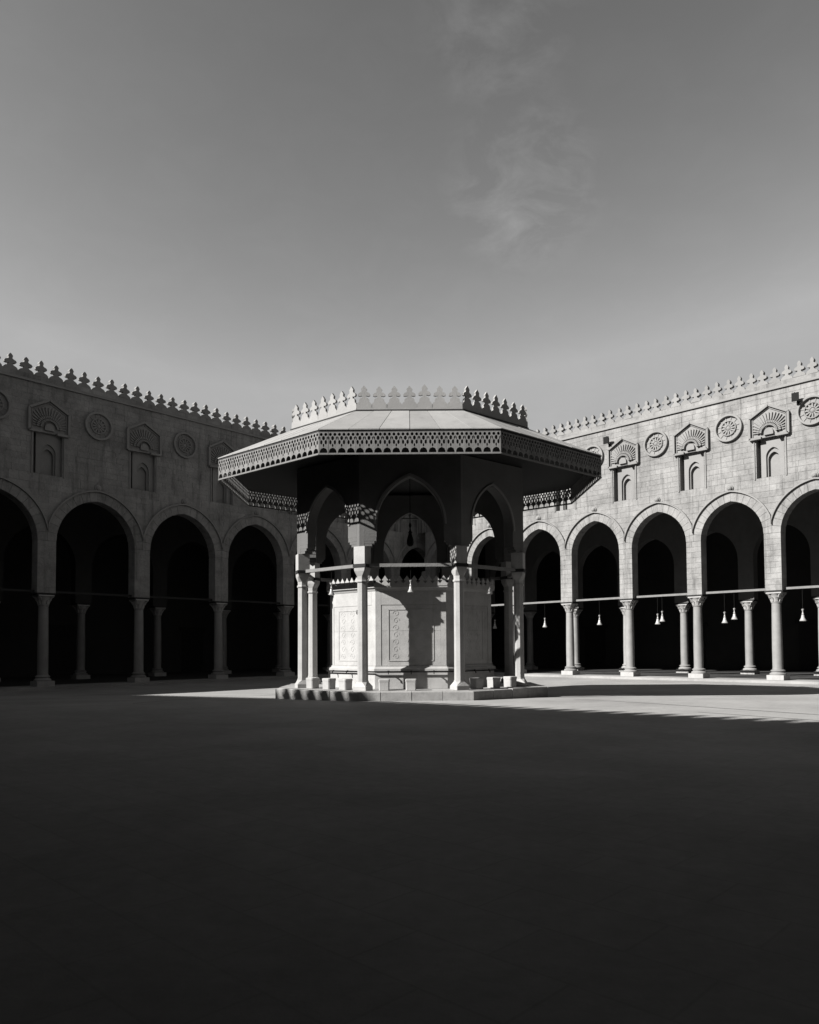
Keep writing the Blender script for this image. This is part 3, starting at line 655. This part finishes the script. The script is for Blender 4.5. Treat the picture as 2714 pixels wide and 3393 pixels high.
# ------------------------------------------------------------------ water tank under the pavilion
def build_tank():
    tk = obj('water_tank', None, None, (PC.x, PC.y, zPl)); tag(tk, 'eight-sided marble water tank with crenellated rim under the pavilion', 'water tank')
    Z = lambda z: z - zPl
    lo, mi = ring_pts(sT, .07), ring_pts(sT)
    mb = MB(); mb.loft([[(p.x, p.y, Z(.252)) for p in lo], [(p.x, p.y, Z(.80)) for p in lo]]); obj('plinth', mb.mesh('plinth', 'tank'), tk)
    L1, L2 = ring_pts(sT, .11), ring_pts(sT, .03)
    mb = MB(); mb.loft([[(p.x, p.y, Z(.803)) for p in L1], [(p.x, p.y, Z(.87)) for p in L1], [(p.x, p.y, Z(.93)) for p in L2], [(p.x, p.y, Z(.965)) for p in L2]]); obj('ledge', mb.mesh('ledge', 'tank'), tk)
    mb = MB(); inn = ring_pts(sT, -.03)
    mb.loft([[(p.x, p.y, Z(.967)) for p in inn], [(p.x, p.y, Z(3.36)) for p in inn]]); obj('core', mb.mesh('core', 'joint'), tk)
    R1, R2 = ring_pts(sT, .05), ring_pts(sT, .11)
    mb = MB(); mb.loft([[(p.x, p.y, Z(3.30)) for p in ring_pts(sT, .012)], [(p.x, p.y, Z(3.37)) for p in R1], [(p.x, p.y, Z(3.40)) for p in R2], [(p.x, p.y, Z(3.45)) for p in R2]]); obj('cornice', mb.mesh('cornice', 'tank'), tk)
    mer = merlon_mesh('tank', 1.0, .32, .05, 'tank')
    for i in range(8):
        mid, L, ang = side_frame(sT, i)
        pl = None
        for k, (x0, x1, z0, z1, d) in enumerate([(-L / 2 + .002, -L / 2 + .17, .97, 3.295, .0), (L / 2 - .17, L / 2 - .002, .97, 3.295, .0),
                (-L / 2 + .174, L / 2 - .174, .97, 2.05, .012), (-L / 2 + .174, L / 2 - .174, 2.056, 2.86, .012), (-L / 2 + .174, L / 2 - .174, 2.866, 3.295, .0)]):
            mb = MB(); mb.box(x0, x1, d, .05, Z(z0), Z(z1)); obj('marble_slab', mb.mesh('marble_slab', 'tank'), tk, (mid.x, mid.y, 0), ang)
        # carved border on the two main slabs
        mb = MB()
        w2 = L / 2 - .40; zz = (1.12, 2.72)
        for a_, b_ in (((-w2, zz[0]), (w2, zz[0])), ((w2, zz[0]), (w2, zz[1])), ((w2, zz[1]), (-w2, zz[1])), ((-w2, zz[1]), (-w2, zz[0]))):
            mb.bar((a_[0], .011, Z(a_[1])), (b_[0], .011, Z(b_[1])), .03, .024, (0, 1, 0))
        for cx_ in (-w2 * .66, 0, w2 * .66):
            for r_ in range(7):
                cz_ = Z(zz[0] + .13 + r_ * .224); hand = 1 if (r_ + (cx_ > 0)) % 2 else -1; prev = None
                for k in range(13):
                    an = k * .62; rad = .105 - .007 * k; p_ = (cx_ + hand * rad * cos(an), .016, cz_ + rad * sin(an))
                    if prev: mb.bar(prev, p_, .017, .02, (0, 1, 0))
                    if k in (3, 7): mb.bar(p_, (p_[0] + hand * .05, .016, p_[2] + .035), .03, .018, (0, 1, 0))
                    prev = p_
        obj('carved_border', mb.mesh('carved_border', 'tank'), tk, (mid.x, mid.y, 0), ang)
        m2, L2_, _ = side_frame(sT + .1, i)
        for j in range(10): obj('merlon', mer, tk, (m2.x, m2.y, 0), ang).matrix_parent_inverse.identity(); bpy.data.objects
        ms = [o for o in tk.children if o.name.startswith('merlon')][-10:]
    # place merlons (ten a side) along the rim
    ms = [o for o in tk.children if o.name.startswith('merlon')]
    for idx, o in enumerate(ms):
        i, j = divmod(idx, 10); m2, L2_, ang = side_frame(sT + .08, i); d = Vector((cos(ang), sin(ang), 0)) * (-L2_ / 2 + (j + .5) * L2_ / 10)
        o.location = (m2.x + d.x, m2.y + d.y, Z(3.452)); o.scale = (L2_ / 10, 1, 1)
    # tap pipe round the tank with taps
    mb = MB(); P = ring_pts(sT, .17)
    for i in range(8):
        a_, b_ = P[i], P[i - 1]; mb.bar((a_.x, a_.y, Z(.775)), (b_.x, b_.y, Z(.775)), .034)
    pipe = obj('tap_pipe', mb.mesh('tap_pipe', 'iron'), tk)
    tp = MB(); tp.bar((0, 0, 0), (0, -.09, -.005), .03); tp.bar((0, -.08, .01), (0, -.09, -.07), .024); tp.bar((-.03, -.04, .035), (.03, -.04, .035), .016); tp.bar((0, -.04, 0), (0, -.04, .035), .014); tp = tp.mesh('tap', 'iron')
    for i in (0, 1, 7):
        a_, b_ = P[i], P[i - 1]; d = b_ - a_
        for t in (.2, .5, .8): c = a_.lerp(b_, t); obj('tap', tp, pipe, (c.x, c.y, Z(.775)), atan2(d.y, d.x))
build_tank()

# ------------------------------------------------------------------ stone stools round the tank
def build_stools():
    h = .165
    def rr(hx, z, ch=.028): return [(hx, -hx + ch, z), (hx, hx - ch, z), (hx - ch, hx, z), (-hx + ch, hx, z), (-hx, hx - ch, z), (-hx, -hx + ch, z), (-hx + ch, -hx, z), (hx - ch, -hx, z)]
    mb = MB(); mb.loft([rr(h - .012, .0), rr(h - .006, .255)]); body = mb.mesh('stone_stool', 'marble')
    mb = MB(); mb.loft([rr(h, .257), rr(h + .002, .32), rr(h - .012, .335), rr(h - .06, .328)]); seat = mb.mesh('seat', 'marble')
    names = {1: ('far left', 'left-hand side'), 0: ('left', 'front'), 7: ('near', 'right-hand side')}
    lab = {1: ['stone stool beside the leftmost front column base of the pavilion', 'middle stone stool on the pavilion\'s sunlit left-hand oblique side', 'stone stool just left of the front-left pavilion column'],
           0: ['stone stool just right of the front-left pavilion column', 'single stone stool centred before the front face of the water tank', 'stone stool just left of the front-right pavilion column'],
           7: ['stone stool just right of the front-right pavilion column', 'middle stone stool on the pavilion\'s shaded right-hand oblique side', 'stone stool beside the rightmost front column base of the pavilion']}
    for i in (1, 0, 7):
        mid, L, ang = side_frame(sC + .1, i); d = Vector((cos(ang), sin(ang), 0))
        for j, t in enumerate((-.27, .0, .27)):
            if i == 0 and j == 2: continue
            p = mid + d * (t * L) + Vector((rnd.uniform(-.01, .01), rnd.uniform(-.01, .01), 0))
            o = obj('stone_stool', body, None, (PC.x + p.x, PC.y + p.y, zPl + .004), ang + rnd.uniform(-.03, .03)); obj('seat', seat, o)
            tag(o, lab[i][j], 'stool', 'stone stools round the fountain')
build_stools()

# ------------------------------------------------------------------ hanging lamps
def lamp_meshes():
    mb = MB(); mb.lathe([(.02, .46), (.05, .44), (.035, .40), (.02, .36), (.025, .30), (.045, .26), (.03, .22)], 12); fin = mb.mesh('finial', 'glass', True)
    mb = MB(); mb.lathe([(.03, .24), (.055, .20), (.06, .14), (.11, .03), (.125, .0), (.10, -.015), (.02, -.03)], 16); bell = mb.mesh('hanging_lamp', 'glass', True)
    return fin, bell
FIN, BELL = lamp_meshes()
def hang_lamp(p, z_top, label, group, k=1.0):
    o = obj('hanging_lamp', BELL, None, p, 0, (k, k, k)); obj('finial', FIN, o)
    mb = MB(); mb.lathe([(.008, .45), (.008, (z_top - p[2]) / k)], 6); obj('chain', mb.mesh('chain', 'iron'), o)
    tag(o, label, 'lamp', group)
M_R = Matrix.Translation((RO[0], RO[1], 0)) @ Matrix.Rotation(RA + pi, 4, 'Z'); M_Ri = M_R.inverted()
def on_wall_plane(u, v, yl):
    d = pixel_ray(u, v); a = M_Ri @ EYE; b = (M_Ri.to_3x3() @ d); t = (yl - a.y) / b.y; return EYE + d * t
for (u, v, yl), lab in zip([(1640, 2082, 0), (1806, 2078, 0), (1987, 2070, 0), (2180, 2068, 0.02), (2195, 2059, -0.02), (2402, 2064, 0.02), (2434, 2052, -0.02), (2661, 2057, 0)],
        ['small glass lamp in the sunlit arcade, seen beside the pavilion\'s front-right column', 'glass lamp hanging in the first sunlit arch right of the pavilion', 'glass lamp hanging alone in the second sunlit arch right of the pavilion',
         'lower of the two lamps in the third sunlit arch right of the pavilion', 'higher of the two lamps in the third sunlit arch right of the pavilion', 'lower of the two lamps in the fourth sunlit arch right of the pavilion',
         'higher of the two lamps in the fourth sunlit arch right of the pavilion', 'glass lamp hanging in the arch at the right edge of the picture']):
    p = on_wall_plane(u, v, yl); hang_lamp(tuple(p), ZP + .03, lab, 'lamps in the sunlit arcade', 1.25)
for i, lab in ((0, 'glass lamp hanging before the front face of the water tank'), (1, 'glass lamp hanging from the tie beam of the pavilion\'s left oblique side'), (7, 'glass lamp hanging from the tie beam of the pavilion\'s right oblique side')):
    mid, L, ang = side_frame(sC, i); hang_lamp((PC.x + mid.x, PC.y + mid.y, 3.20), 3.96, lab, 'lamps under the pavilion', .8)
def build_lantern():
    z = 5.0; o = obj('lantern', None, None, (PC.x, PC.y, z)); tag(o, 'black metal lantern hanging high in the middle of the pavilion', 'lantern')
    mb = MB(); mb.lathe([(.04, 0), (.10, .04), (.12, .13), (.11, .25), (.07, .38), (.05, .46)], 8); obj('body', mb.mesh('body', 'iron'), o)
    mb = MB(); mb.lathe([(.08, .462), (.03, .56), (.02, .64), (.045, .70), (.045, .75), (.02, .82)], 8); obj('cap', mb.mesh('cap', 'iron'), o)
    mb = MB(); mb.lathe([(.012, .82), (.012, 2.44)], 6); obj('chain', mb.mesh('chain', 'iron'), o)
build_lantern()

# ------------------------------------------------------------------ floodlights on the sunlit wall
def floodlight(u, v, label):
    p = M_Ri @ on_wall_plane(u, v, GY0)
    o = obj('floodlight', None, None, tuple(M_R @ Vector((p.x, GY0, p.z))), RA + pi); tag(o, label, 'floodlight', 'floodlights on the sunlit wall')
    mb = MB(); mb.loft([[(x * k, y, z_ * k) for x, z_ in ((-.16, -.2), (.16, -.2), (.16, .2), (-.16, .2))] for y, k in ((-.42, 1), (-.36, 1), (-.2, .6))]); obj('housing', mb.mesh('housing', 'iron'), o)
    mb = MB(); mb.bar((0, -.25, -.05), (0, -.004, -.22), .05); mb.box(-.07, .07, -.03, -.004, -.30, -.14); mb.bar((-.1, -.02, .25), (-.14, -.1, .32), .03); obj('bracket', mb.mesh('bracket', 'iron'), o)
floodlight(2645, 1321, 'dark floodlight on the sunlit wall near the right edge of the picture')
floodlight(2020, 1463, 'dark floodlight on the sunlit wall close to the canopy\'s right corner')
